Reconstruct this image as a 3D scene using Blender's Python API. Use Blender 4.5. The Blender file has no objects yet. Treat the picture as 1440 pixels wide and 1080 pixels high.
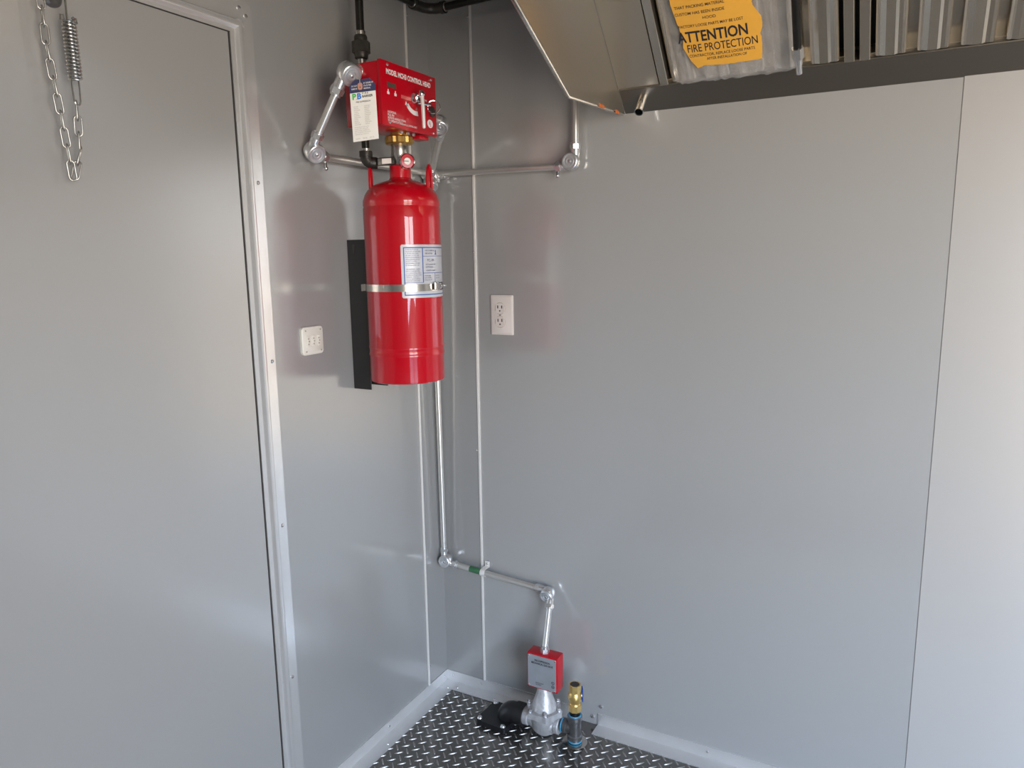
import bpy, bmesh, math, random
from mathutils import Vector, Matrix, noise

random.seed(7)
S = bpy.context.scene
COL = S.collection
PI = math.pi

# ------------------------------------------------------------------ camera
cam_d = bpy.data.cameras.new('camera'); cam = bpy.data.objects.new('camera', cam_d); COL.objects.link(cam)
cam_d.sensor_width = 36.0; cam_d.lens = 1034.5 / 1440 * 36.0; cam_d.clip_start = 0.02
yaw, pit, rol = -0.49448, -0.17115, -0.0143
fw = Vector((math.sin(yaw) * math.cos(pit), math.cos(yaw) * math.cos(pit), math.sin(pit)))
rt = Vector((math.cos(yaw), -math.sin(yaw), 0)); up = rt.cross(fw)
r2 = rt * math.cos(rol) + up * math.sin(rol); u2 = -rt * math.sin(rol) + up * math.cos(rol)
M = Matrix((r2, u2, -fw)).transposed().to_4x4(); M.translation = Vector((1.26616, -1.86565, 1.37998))
cam.matrix_world = M
S.camera = cam

# ------------------------------------------------------------------ world / light / exposure
W = bpy.data.worlds.new('world'); S.world = W; W.use_nodes = True
nt = W.node_tree; nt.nodes.clear()
tc = nt.nodes.new('ShaderNodeTexCoord'); sp = nt.nodes.new('ShaderNodeSeparateXYZ'); rp = nt.nodes.new('ShaderNodeValToRGB')
mr = nt.nodes.new('ShaderNodeMapRange'); bg = nt.nodes.new('ShaderNodeBackground'); wo = nt.nodes.new('ShaderNodeOutputWorld')
nt.links.new(tc.outputs['Generated'], sp.inputs[0]); nt.links.new(sp.outputs['Z'], mr.inputs['Value'])
mr.inputs['From Min'].default_value = -1; mr.inputs['From Max'].default_value = 1
nt.links.new(mr.outputs[0], rp.inputs[0]); nt.links.new(rp.outputs[0], bg.inputs[0]); nt.links.new(bg.outputs[0], wo.inputs[0])
cr = rp.color_ramp
cr.elements[0].position = 0.0; cr.elements[0].color = (0.50, 0.43, 0.35, 1)
cr.elements[1].position = 1.0; cr.elements[1].color = (0.36, 0.58, 1.05, 1)
for p_, c_ in ((0.485, (0.66, 0.57, 0.47, 1)), (0.505, (1.0, 0.96, 0.91, 1)), (0.60, (0.74, 0.92, 1.16, 1))):
    e_ = cr.elements.new(p_); e_.color = c_
bg.inputs['Strength'].default_value = 14.5

def portal(name, loc, rot, sx, sy):
    l = bpy.data.lights.new(name, 'AREA'); l.shape = 'RECTANGLE'; l.size = sx; l.size_y = sy
    l.cycles.is_portal = True
    o = bpy.data.objects.new(name, l); COL.objects.link(o); o.location = loc; o.rotation_euler = rot
    return o
YF = -2.35; XE = 3.1; ZC = 2.13
ENDDOOR = (-2.30, -1.60, 0.0, 2.0)       # y0, y1, z0, z1 of the open door in the end wall, the daylight source
portal('end_door_daylight', (XE + 0.06, (ENDDOOR[0] + ENDDOOR[1]) / 2, 1.0), (math.radians(90), 0, math.radians(90)), ENDDOOR[1] - ENDDOOR[0], 2.0)
SIDEDOOR = (2.05, 3.05, 0.0, 2.0)         # x0, x1, z0, z1 of the open doorway beside it, in the wall behind the viewer
portal('side_door_daylight', ((SIDEDOOR[0] + SIDEDOOR[1]) / 2, YF - 0.06, 1.0), (math.radians(90), 0, 0), SIDEDOOR[1] - SIDEDOOR[0], 2.0)
vs = S.view_settings
vs.view_transform = 'Standard'; vs.look = 'None'; vs.exposure = 0.0; vs.gamma = 1.0; vs.use_curve_mapping = False

# ------------------------------------------------------------------ materials
def mat(name, col, met=0.0, rough=0.5, coat=0.0, coat_r=0.1, var=0.0, vscale=8.0, bump=0.0, bscale=6.0,
        rvar=0.0, alpha=1.0, stretch=None, spec=0.5, detail=2.0):
    m = bpy.data.materials.new(name); m.use_nodes = True
    t = m.node_tree; b = t.nodes['Principled BSDF']
    b.inputs['Base Color'].default_value = (*col, 1); b.inputs['Metallic'].default_value = met
    b.inputs['Roughness'].default_value = rough; b.inputs['Coat Weight'].default_value = coat
    b.inputs['Coat Roughness'].default_value = coat_r; b.inputs['Alpha'].default_value = alpha
    b.inputs['Specular IOR Level'].default_value = spec
    co = t.nodes.new('ShaderNodeTexCoord'); src = co.outputs['Object']
    if stretch:
        mp = t.nodes.new('ShaderNodeMapping'); mp.inputs['Scale'].default_value = stretch
        t.links.new(src, mp.inputs[0]); src = mp.outputs[0]
    if var or rvar:
        n = t.nodes.new('ShaderNodeTexNoise'); n.inputs['Scale'].default_value = vscale; n.inputs['Detail'].default_value = 4
        t.links.new(src, n.inputs['Vector'])
        if var:
            r = t.nodes.new('ShaderNodeValToRGB'); t.links.new(n.outputs['Fac'], r.inputs[0])
            r.color_ramp.elements[0].position = 0.3; r.color_ramp.elements[1].position = 0.7
            r.color_ramp.elements[0].color = (*[c * (1 - var) for c in col], 1)
            r.color_ramp.elements[1].color = (*[min(1, c * (1 + var)) for c in col], 1)
            t.links.new(r.outputs[0], b.inputs['Base Color'])
        if rvar:
            q = t.nodes.new('ShaderNodeMapRange'); t.links.new(n.outputs['Fac'], q.inputs[0])
            q.inputs['From Min'].default_value = 0.3; q.inputs['From Max'].default_value = 0.7
            q.inputs['To Min'].default_value = max(0.02, rough - rvar); q.inputs['To Max'].default_value = rough + rvar
            t.links.new(q.outputs[0], b.inputs['Roughness'])
    if bump:
        n2 = t.nodes.new('ShaderNodeTexNoise'); n2.inputs['Scale'].default_value = bscale; n2.inputs['Detail'].default_value = detail
        t.links.new(src, n2.inputs['Vector'])
        bp = t.nodes.new('ShaderNodeBump'); bp.inputs['Strength'].default_value = bump; bp.inputs['Distance'].default_value = 0.01
        t.links.new(n2.outputs['Fac'], bp.inputs['Height']); t.links.new(bp.outputs[0], b.inputs['Normal'])
    return m

WALLC = (0.44, 0.44, 0.435)
MT = {
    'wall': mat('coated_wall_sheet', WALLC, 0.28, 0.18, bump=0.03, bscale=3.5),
    'wall_l': mat('coated_wall_sheet_shaded', (0.385, 0.385, 0.382), 0.28, 0.18, bump=0.03, bscale=3.5),  # same sheet as the right wall, its dimmer light put into the colour
    'wall_b': mat('coated_wall_sheet_light', (0.415, 0.405, 0.395), 0.10, 0.30, bump=0.03, bscale=3.5),
    'trimsheet': mat('corner_cover_sheet', (0.38, 0.38, 0.377), 0.32, 0.17, bump=0.03, bscale=3),
    'door': mat('door_leaf_sheet', (0.425, 0.42, 0.412), 0.28, 0.2, bump=0.03, bscale=3),
    'inner': mat('interior_wall_sheet', (0.46, 0.455, 0.44), 0.2, 0.35, var=0.02, vscale=3),
    'ceil': mat('ceiling_sheet', (0.30, 0.30, 0.29), 0.2, 0.45),
    'alu': mat('mill_aluminium', (0.74, 0.735, 0.73), 0.6, 0.24, var=0.02, vscale=20, bump=0.02, bscale=30),
    'hem': mat('bright_hemmed_edge', (0.86, 0.84, 0.81), 0.25, 0.32, var=0.01, vscale=20),
    'floor': mat('tread_plate', (0.23, 0.22, 0.205), 0.85, 0.17, var=0.05, vscale=10, bump=0.02, bscale=20),
    'lug': mat('tread_plate_lug', (0.44, 0.42, 0.40), 0.85, 0.34, var=0.05, vscale=60),
    'ss': mat('stainless_brushed', (0.52, 0.475, 0.40), 0.85, 0.32),
    'sst': mat('stainless_trough_shaded', (0.21, 0.19, 0.16), 0.85, 0.35),  # same stainless as the hood, its dark floor reflection put into the colour
    'ssb': mat('stainless_bright', (0.66, 0.63, 0.58), 1.0, 0.2, var=0.05, vscale=12, bump=0.02, bscale=30),
    'ssf': mat('stainless_filter', (0.76, 0.69, 0.58), 0.92, 0.20),
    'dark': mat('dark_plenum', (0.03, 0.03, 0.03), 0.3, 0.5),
    'zinc': mat('galvanised_conduit', (0.70, 0.69, 0.66), 0.75, 0.30, var=0.03, vscale=30),
    'cast': mat('cast_zinc_fitting', (0.74, 0.74, 0.74), 0.85, 0.27, var=0.05, vscale=60, bump=0.03, bscale=120),
    'castd': mat('zinc_cover_disc', (0.66, 0.68, 0.70), 0.75, 0.34, var=0.04, vscale=60),
    'chainm': mat('chain_zinc', (0.50, 0.49, 0.46), 0.95, 0.26, var=0.05, vscale=60),
    'castdull': mat('cast_aluminium_dull', (0.52, 0.52, 0.53), 0.45, 0.45, var=0.16, vscale=60, bump=0.12, bscale=140),
    'chrome': mat('chrome', (0.82, 0.82, 0.82), 1.0, 0.08, var=0.02, vscale=30),
    'screw': mat('screw_zinc', (0.75, 0.75, 0.75), 0.9, 0.25, var=0.05, vscale=100),
    'red': mat('red_enamel', (0.50, 0.001, 0.010), 0.0, 0.35, coat=1.0, coat_r=0.035, spec=0.15, bump=0.006, bscale=14),
    'redbox': mat('red_box_paint', (0.47, 0.002, 0.012), 0.0, 0.35, coat=0.4, coat_r=0.1, spec=0.2, var=0.03, vscale=20, bump=0.02, bscale=120),
    'redl': mat('pale_red_print', (0.62, 0.10, 0.09), 0.0, 0.4, var=0.03, vscale=20),
    'black': mat('black_powder_coat', (0.012, 0.012, 0.013), 0.1, 0.38, var=0.1, vscale=30),
    'bpipe': mat('black_iron_pipe', (0.022, 0.021, 0.019), 0.5, 0.32, var=0.25, vscale=30, bump=0.05, bscale=90),
    'bpiped': mat('dark_malleable_iron', (0.045, 0.042, 0.037), 0.5, 0.42, var=0.3, vscale=40, bump=0.15, bscale=120),
    'iron': mat('grey_iron_fitting', (0.15, 0.15, 0.15), 0.7, 0.36, var=0.2, vscale=40, bump=0.1, bscale=90),
    'brass': mat('brass', (0.78, 0.55, 0.20), 0.8, 0.32, var=0.08, vscale=60, bump=0.05, bscale=120),
    'brassd': mat('brass_nut_plain', (0.58, 0.37, 0.11), 0.9, 0.36, var=0.08, vscale=60),
    'steel': mat('turned_steel', (0.52, 0.50, 0.47), 0.95, 0.27, var=0.06, vscale=30),
    'white': mat('white_plastic', (0.72, 0.66, 0.62), 0.0, 0.35, var=0.01, vscale=10),
    'whitesw': mat('ivory_switch_plastic', (0.78, 0.75, 0.68), 0.0, 0.4, var=0.01, vscale=10),
    'slot': mat('dark_slot', (0.035, 0.03, 0.028), 0.0, 0.5),
    'beige': mat('beige_rocker', (0.42, 0.36, 0.29), 0.0, 0.45, var=0.3, vscale=150),
    'paper': mat('paper_white', (0.86, 0.84, 0.79), 0.0, 0.55, var=0.02, vscale=20),
    'silver': mat('silver_label_foil', (0.56, 0.57, 0.61), 0.1, 0.35, var=0.03, vscale=20),
    'navy': mat('navy_print', (0.018, 0.024, 0.10), 0.0, 0.5, var=0.05, vscale=20),
    'blue': mat('blue_print', (0.03, 0.10, 0.36), 0.0, 0.5, var=0.05, vscale=20),
    'greyp': mat('grey_print', (0.17, 0.18, 0.26), 0.0, 0.5, var=0.05, vscale=60),
    'greyt': mat('light_grey_print', (0.47, 0.45, 0.42), 0.0, 0.5, var=0.05, vscale=60),
    'ink': mat('black_print', (0.02, 0.02, 0.028), 0.0, 0.5, var=0.05, vscale=20),
    'wprint': mat('white_print', (0.82, 0.79, 0.78), 0.0, 0.45, var=0.02, vscale=20),
    'green': mat('green_print', (0.08, 0.50, 0.10), 0.0, 0.5, var=0.02, vscale=20),
    'lblue': mat('bright_blue_print', (0.03, 0.22, 0.72), 0.0, 0.5, var=0.02, vscale=20),
    'tie': mat('pink_seal', (0.55, 0.26, 0.19), 0.0, 0.45, var=0.03, vscale=20),
    'tape': mat('blue_thread_tape', (0.06, 0.26, 0.42), 0.0, 0.4, var=0.15, vscale=60),
    'bluevinyl': mat('blue_handle_vinyl', (0.01, 0.07, 0.42), 0.0, 0.4, var=0.03, vscale=20),
    'amber': mat('amber_sticker', (0.82, 0.42, 0.055), 0.0, 0.42, var=0.05, vscale=14),
    'orange': mat('orange_mark', (0.62, 0.16, 0.04), 0.0, 0.5, var=0.05, vscale=40),
    'plate': mat('brushed_faceplate', (0.46, 0.49, 0.53), 0.55, 0.36, var=0.04, vscale=40),
    'window': mat('indicator_window', (0.10, 0.07, 0.055), 0.0, 0.25, var=0.1, vscale=60),
    'greenm': mat('green_stamp', (0.05, 0.17, 0.08), 0.2, 0.45, var=0.2, vscale=80),
}
def film_mat():
    m = bpy.data.materials.new('clear_plastic_film'); m.use_nodes = True; t = m.node_tree
    b = t.nodes['Principled BSDF']; out = t.nodes['Material Output']
    b.inputs['Base Color'].default_value = (0.62, 0.61, 0.60, 1); b.inputs['Roughness'].default_value = 0.12
    tr = t.nodes.new('ShaderNodeBsdfTransparent'); mx = t.nodes.new('ShaderNodeMixShader')
    n = t.nodes.new('ShaderNodeTexNoise'); co = t.nodes.new('ShaderNodeTexCoord')
    n.inputs['Scale'].default_value = 40; n.inputs['Detail'].default_value = 3
    t.links.new(co.outputs['Object'], n.inputs['Vector'])
    bp = t.nodes.new('ShaderNodeBump'); bp.inputs['Strength'].default_value = 0.8; bp.inputs['Distance'].default_value = 0.01
    t.links.new(n.outputs['Fac'], bp.inputs['Height']); t.links.new(bp.outputs[0], b.inputs['Normal'])
    mx.inputs[0].default_value = 0.30
    t.links.new(tr.outputs[0], mx.inputs[1]); t.links.new(b.outputs[0], mx.inputs[2]); t.links.new(mx.outputs[0], out.inputs['Surface'])
    return m
MT['film'] = film_mat()

# ------------------------------------------------------------------ mesh helpers
X, Y, Z = Vector((1, 0, 0)), Vector((0, 1, 0)), Vector((0, 0, 1))
V = Vector
def basis(d):
    d = V(d).normalized(); a = Z if abs(d.z) < 0.9 else X
    u = a.cross(d).normalized(); return u, d.cross(u), d

class G:
    """collects shapes, builds ONE mesh object"""
    def __init__(s): s.bm = bmesh.new()
    def box(s, lo, hi, bev=0.0, seg=2, fr=None):
        b = bmesh.new(); lo, hi = V(lo), V(hi)
        bmesh.ops.create_cube(b, size=1)
        for v in b.verts: v.co = V(((v.co[i] + 0.5) * (hi[i] - lo[i]) + lo[i] for i in range(3)))
        if bev: bmesh.ops.bevel(b, geom=b.edges[:], offset=bev, segments=seg, profile=0.5, affect='EDGES')
        return s.merge(b, fr)
    def merge(s, b, fr=None):
        if fr:
            for v in b.verts: v.co = fr(*v.co)
        me = bpy.data.meshes.new('t'); b.to_mesh(me); b.free(); s.bm.from_mesh(me); bpy.data.meshes.remove(me); return s
    def rings(s, rings, cap0=True, cap1=True, closed=False):
        bm = s.bm; R = [[bm.verts.new(p) for p in r] for r in rings]; n = len(R[0])
        rng = range(len(R)) if closed else range(len(R) - 1)
        for i in rng:
            a, b = R[i], R[(i + 1) % len(R)]
            for j in range(n): bm.faces.new((a[j], a[(j + 1) % n], b[(j + 1) % n], b[j]))
        if not closed:
            if cap0: bm.faces.new(R[0][::-1])
            if cap1: bm.faces.new(R[-1])
        return s
    def cyl(s, p0, p1, r0, r1=None, seg=20, cap=True, phase=0.0):
        r1 = r0 if r1 is None else r1; p0, p1 = V(p0), V(p1); u, v, d = basis(p1 - p0)
        f = lambda p, r: [p + (u * math.cos(t) + v * math.sin(t)) * r for t in (phase + 2 * PI * k / seg for k in range(seg))]
        return s.rings([f(p0, r0), f(p1, r1)], cap, cap)
    def hexa(s, p0, p1, r): return s.cyl(p0, p1, r, seg=6)
    def lathe(s, prof, o, d=Z, seg=32, close=True):
        o = V(o); u, v, d = basis(d)
        rs = [[o + d * h + (u * math.cos(t) + v * math.sin(t)) * max(r, 1e-5) for t in (2 * PI * k / seg for k in range(seg))] for r, h in prof]
        return s.rings(rs, close, close)
    def tube(s, pts, r, seg=10, closed=False, cap=True):
        pts = [V(p) for p in pts]; n = len(pts); rs = []
        for i, p in enumerate(pts):
            a = pts[(i - 1) % n] if (closed or i) else p; b = pts[(i + 1) % n] if (closed or i < n - 1) else p
            d = (b - a).normalized()
            if i == 0: u, v, _ = basis(d)
            else:
                u = (u - d * u.dot(d)).normalized(); v = d.cross(u)
            rr = r[i] if isinstance(r, (list, tuple)) else r
            rs.append([p + (u * math.cos(t) + v * math.sin(t)) * rr for t in (2 * PI * k / seg for k in range(seg))])
        return s.rings(rs, cap, cap, closed)
    def torus(s, c, nrm, R, r, seg=28, rs=8, a0=0, a1=2 * PI):
        u, v, d = basis(nrm); c = V(c); full = abs(a1 - a0 - 2 * PI) < 1e-6; n = seg
        pts = [c + (u * math.cos(t) + v * math.sin(t)) * R for t in (a0 + (a1 - a0) * k / (n if full else n - 1) for k in range(n))]
        return s.tube(pts, r, rs, closed=full)
    def prism(s, poly, fr, t0, t1):
        """polygon (a,b) pairs mapped by fr(a,b,c), from depth t0 to t1"""
        bm = s.bm; A = [bm.verts.new(fr(a, b, t0)) for a, b in poly]; B = [bm.verts.new(fr(a, b, t1)) for a, b in poly]
        n = len(poly); bm.faces.new(A[::-1]); bm.faces.new(B)
        for j in range(n): bm.faces.new((A[j], A[(j + 1) % n], B[(j + 1) % n], B[j]))
        return s
    def ball(s, c, r, seg=12, sq=1.0, d=Z):
        return s.lathe([(r * math.sin(PI * k / 8), -r * sq * math.cos(PI * k / 8)) for k in range(9)], c, d, seg)
    def text(s, string, size, fr, x, y, c=0.0003, align='LEFT', bold=0.0, sx=1.0):
        vs_, fs = text_geo(string, size, align, bold)
        vv = [s.bm.verts.new(fr(x + a * sx, y + b, c)) for a, b in vs_]
        for f in fs:
            try: s.bm.faces.new([vv[i] for i in f])
            except ValueError: pass
        return s
    def build(s, name, m, parent=None, smooth=35, recalc=True, label=None):
        if recalc: bmesh.ops.recalc_face_normals(s.bm, faces=s.bm.faces[:])
        me = bpy.data.meshes.new(name); s.bm.to_mesh(me); s.bm.free()
        if smooth:
            for p in me.polygons: p.use_smooth = True
            me.set_sharp_from_angle(angle=math.radians(smooth))
        me.materials.append(MT[m] if isinstance(m, str) else m)
        o = bpy.data.objects.new(name, me); COL.objects.link(o)
        if parent: attach(o, parent)
        if label: o['label'] = label
        return o

_tg = {}
def text_geo(string, size, align='LEFT', bold=0.0):
    k = (string, size, align, bold)
    if k not in _tg:
        c = bpy.data.curves.new('t', 'FONT'); c.body = string; c.size = size; c.align_x = align; c.offset = bold * size
        c.resolution_u = 3
        o = bpy.data.objects.new('t', c); COL.objects.link(o)
        dg = bpy.context.evaluated_depsgraph_get(); me = bpy.data.meshes.new_from_object(o.evaluated_get(dg))
        _tg[k] = ([(v.co.x, v.co.y) for v in me.vertices], [tuple(p.vertices) for p in me.polygons])
        bpy.data.objects.remove(o); bpy.data.curves.remove(c); bpy.data.meshes.remove(me)
    return _tg[k]

def world_loc(o):
    l = V(o.location)
    while o.parent: o = o.parent; l = l + V(o.location)
    return l
def attach(o, parent):
    o.parent = parent; o.location = V(o.location) - world_loc(parent)
def thing(name, label, cat, loc=(0, 0, 0), group=None):
    o = bpy.data.objects.new(name, None); COL.objects.link(o); o.location = loc; o.empty_display_size = 0.02
    o['label'] = label; o['category'] = cat
    if group: o['group'] = group
    return o
def tag(o, label, cat, group=None):
    o['label'] = label; o['category'] = cat
    if group: o['group'] = group
    return o
def struct(o, label=None, cat=None):
    o['kind'] = 'structure'
    if label: o['label'] = label
    if cat: o['category'] = cat
    return o
def sempty(name, label, cat, loc=(0, 0, 0)):
    return struct(thing(name, label, cat, loc))
def frame(o, u, v):
    o, u, v = V(o), V(u).normalized(), V(v).normalized(); n = u.cross(v)
    return lambda a, b, c=0.0: o + u * a + v * b + n * c
def rrect(w, h, r, n=5, cx=0, cy=0):
    P = []
    for (sx, sy, a0) in ((1, 1, 0), (-1, 1, 90), (-1, -1, 180), (1, -1, 270)):
        for k in range(n + 1):
            t = math.radians(a0 + 90 * k / n); P.append((cx + sx * (w / 2 - r) + r * math.cos(t), cy + sy * (h / 2 - r) + r * math.sin(t)))
    return P
def screws(parent, pts, nrm, r=0.0045, name='screw', m='screw'):
    g = G(); n = V(nrm).normalized()
    g.lathe([(r, 0), (r, r * 0.25), (r * 0.75, r * 0.6), (r * 0.3, r * 0.75), (0, r * 0.76)], (0, 0, 0), n, 10)
    first = g.build(name, m, None); me = first.data
    first.location = pts[0]; attach(first, parent)
    for p in pts[1:]:
        o = bpy.data.objects.new(name, me); COL.objects.link(o); o.location = p; attach(o, parent)

# ------------------------------------------------------------------ room shell
fl = sempty('floor', 'grey aluminium diamond tread plate floor', 'floor')
G().box((-0.02, YF, -0.03), (XE, 0.02, 0)).build('plate', 'floor', fl)
# raised lugs of the tread plate: a lozenge, two orientations
def lug_mesh(ang):
    b = G(); L, Wd, H = 0.0136, 0.0028, 0.0014
    c, s = math.cos(ang), math.sin(ang); top = []; n = 10
    def P(a, w, h): return V((a * c - w * s, a * s + w * c, h))
    ring = [(L * math.cos(2 * PI * k / n), Wd * math.sin(2 * PI * k / n)) for k in range(n)]
    b.rings([[P(a, w, -0.0004) for a, w in ring], [P(a * 0.82, w * 0.62, H) for a, w in ring]], False, True)
    bmesh.ops.recalc_face_normals(b.bm, faces=b.bm.faces[:])
    me = bpy.data.meshes.new('lug'); b.bm.to_mesh(me); b.bm.free(); me.materials.append(MT['lug'])
    for p in me.polygons: p.use_smooth = True
    me.set_sharp_from_angle(angle=math.radians(50))
    return me
LUG = [lug_mesh(math.radians(45)), lug_mesh(math.radians(-45))]
PA, PB = 0.0345, 0.0335
def visible_floor(x, y):
    return y < -0.05 and x > 0.05 and (V((x, y, 0)) - V((0.3, -0.15, 0))).length < 0.75 and (0.855 * (x - 0.012) - 1.667 * 0 + 0) > -1 and \
        1.037 * (y + 0.479) - 0.532 * (x - 0.012) > -0.03
spots = []
for i in range(-2, 120):
    for j in range(0, 70):
        for k in (0, 1):
            x = 0.011 + i * PA + (PA / 2 if k else 0); y = -0.0045 - j * PB - (PB / 2 if k else 0)
            if 0.045 < x < XE - 0.02 and YF + 0.02 < y < -0.045: spots.append((x, y, k))
vis = [p for p in spots if visible_floor(p[0], p[1])]
vis.sort(key=lambda p: (p[0] - 1.266) ** 2 + (p[1] + 1.866) ** 2)
vis = vis[:300]; vset = set(vis)
for x, y, k in vis:
    o = bpy.data.objects.new('lug', LUG[k]); COL.objects.link(o); o.location = (x, y, 0); attach(o, fl)
rest = [p for p in spots if p not in vset and p[0] < 2.2 and p[1] > -1.6]
verts, faces = [], []
for x, y, k in rest:
    b0 = len(verts); me = LUG[k]
    verts += [(v.co.x + x, v.co.y + y, v.co.z) for v in me.vertices]
    faces += [tuple(b0 + i for i in p.vertices) for p in me.polygons]
me = bpy.data.meshes.new('tread_lugs'); me.from_pydata(verts, [], faces); me.materials.append(MT['lug'])
for p in me.polygons: p.use_smooth = True
me.set_sharp_from_angle(angle=math.radians(50))
o = bpy.data.objects.new('tread_lugs', me); COL.objects.link(o); attach(o, fl); o['kind'] = 'stuff'

struct(G().box((-0.02, YF, ZC), (XE, 0.02, ZC + 0.03)).build('ceiling', 'ceil'), 'flat grey metal ceiling', 'ceiling')
wl = sempty('wall_left', 'grey coated metal wall with the door and the cylinder bracket', 'wall')
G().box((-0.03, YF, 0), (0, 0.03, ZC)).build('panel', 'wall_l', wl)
wr = sempty('wall_right', 'grey coated metal wall with the outlet under the hood', 'wall')
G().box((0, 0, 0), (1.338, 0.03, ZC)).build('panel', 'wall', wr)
b = G(); b.box((1.336, -0.0022, 0), (XE, 0.03, ZC), 0.0008, 1); b.build('panel', 'wall_b', wr, label='paler overlapping wall sheet')
# wall behind the photographer, with doorway and serving window
wf = sempty('wall_front', 'grey wall behind the viewer with an open doorway', 'wall', (0, YF, 0))
b = G()
for x0_, x1_, z0_ in ((-0.03, SIDEDOOR[0], 0), (SIDEDOOR[1], XE + 0.03, 0), (SIDEDOOR[0], SIDEDOOR[1], SIDEDOOR[3])): b.box((x0_, YF - 0.03, z0_), (x1_, YF, ZC))
b.build('panel', 'inner', wf)
we = sempty('wall_end', 'far grey end wall of the trailer with open doors', 'wall', (XE, 0, 0))
b = G()
for y0_, y1_, z0_, z1_ in ((YF, ENDDOOR[0], 0, ZC), (ENDDOOR[1], 0.03, 0, ZC), (ENDDOOR[0], ENDDOOR[1], ENDDOOR[3], ZC)): b.box((XE, y0_, z0_), (XE + 0.03, y1_, z1_))
b.build('panel', 'inner', we)

# corner cover: bent sheet with bright hemmed edges
t1 = sempty('trim_1', 'grey metal corner cover with bright hemmed edges', 'trim')
b = G(); b.box((0, -0.105, 0.04), (0.0022, 0, ZC)); b.box((0.0, -0.0022, 0.04), (0.146, 0, ZC)); b.build('corner_sheet', 'trimsheet', t1)
b = G(); b.box((0, -0.110, 0.038), (0.0052, -0.1025, ZC), 0.0018, 2); b.build('hem', 'hem', t1, label='bright hemmed edge')
b = G(); b.box((0.1425, -0.0052, 0.038), (0.150, 0, ZC), 0.0018, 2); b.build('hem', 'hem', t1, label='bright hemmed edge')
screws(t1, [(0.138, -0.002, z) for z in (2.035, 1.395, 0.80, 0.10)], (0, -1, 0), 0.0035)
screws(t1, [(0.002, -0.098, z) for z in (2.035, 1.2, 0.10)], (1, 0, 0), 0.0035)

# baseboards: aluminium angles
HB, WB = 0.038, 0.046
bl = sempty('baseboard_left', 'shiny aluminium angle along the foot of the left wall', 'baseboard')
b = G(); b.prism([(0, 0), (WB, 0), (WB, 0.003), (0.003, 0.003), (0.003, HB), (0, HB)], lambda a, h, t: V((a, t, h + 0.0003)), -2.3, -0.0035); b.build('angle', 'alu', bl)
screws(bl, [(0.003, y, 0.022) for y in (-0.02, -0.315, -0.62)], (1, 0, 0), 0.004)
screws(bl, [(0.032, y, 0.0032) for y in (-0.045, -0.36)], (0, 0, 1), 0.004)
br = sempty('baseboard_right', 'shiny aluminium angle from the corner to the gas pipe', 'baseboard')
b = G(); b.prism([(0, 0), (-WB, 0), (-WB, 0.003), (-0.003, 0.003), (-0.003, HB), (0, HB)], lambda a, h, t: V((t, a, h + 0.0010)), 0.0, 0.475); b.build('angle', 'alu', br)
screws(br, [(x, -0.003, 0.024) for x in (0.025, 0.135)], (0, -1, 0), 0.004)
screws(br, [(x, -0.032, 0.0032) for x in (0.06, 0.20)], (0, 0, 1), 0.004)
br2 = sempty('baseboard_right', 'duller aluminium angle running right from the gas pipe', 'baseboard')
b = G(); b.prism([(0, 0), (-0.05, 0), (-0.05, 0.003), (-0.003, 0.003), (-0.003, HB), (0, HB)], lambda a, h, t: V((t, a, h + 0.0003)), 0.535, 3.09); b.build('angle', 'alu', br2)
screws(br2, [(x, -0.003, 0.022) for x in (0.86,)], (0, -1, 0), 0.004)
screws(wr, [(0.519, -0.0005, 0.024), (0.545, -0.0005, 0.064)], (0, -1, 0), 0.006)

# door in the left wall
d1 = sempty('door_1', 'tall flush grey metal door in an aluminium frame', 'door', (0, -1.1, 0))
G().box((-0.005, -1.48, 0.06), (0.004, -0.7245, 1.8415), 0.001, 1).build('leaf', 'door', d1)
yo, yi, zi, zo = -0.657, -0.690, 1.871, 1.912
b = G()
b.prism([(-0.657, 0.06), (-0.657, 1.895), (-0.662, 1.907), (-0.674, 1.912), (-1.53, 1.912), (-1.53, 1.871), (-0.690, 1.871), (-0.690, 0.06)],
        lambda a, h, t: V((t, a, h)), 0.0, 0.0028)
b.build('frame_flange', 'alu', d1)
def bead(p0, p1, width, side):
    """rounded extrusion from p0 to p1; side = unit vector across"""
    g = G(); p0, p1, sd = V(p0), V(p1), V(side); prof = [(0, 0), (0, 0.012), (0.003, 0.0165), (0.009, 0.018), (0.014, 0.0165), (0.0175, 0.012), (0.0185, 0.008), (0.026, 0.007), (width, 0.0065), (width, 0)]
    g.rings([[p + sd * a + X * h for a, h in prof] for p in (p0, p1)]); return g
bead((0, -0.6925, 0.06), (0, -0.6925, 1.8685), 0.029, (0, -1, 0)).build('frame_bead', 'alu', d1)
bead((0, -0.6925, 1.8685), (0, -1.53, 1.8685), 0.026, (0, 0, -1)).build('frame_bead', 'alu', d1)
G().box((-0.002, -0.7246, 0.06), (0.005, -0.7218, 1.8445)).build('dark_gap', 'slot', d1)  # black strips fill the frame joints, standing in for the shade in the gaps
G().box((-0.002, -0.6926, 0.06), (0.0022, -0.6898, 1.8710)).build('dark_gap', 'slot', d1)
G().box((-0.002, -1.50, 1.8410), (0.006, -0.7212, 1.8445)).build('dark_gap', 'slot', d1)
screws(d1, [(0.0028, y, z) for y, z in ((-0.691, 1.896), (-0.674, 1.884), (-0.672, 1.546), (-0.668, 1.154), (-0.672, 0.765), (-0.674, 0.378))], X, 0.0045)

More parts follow.
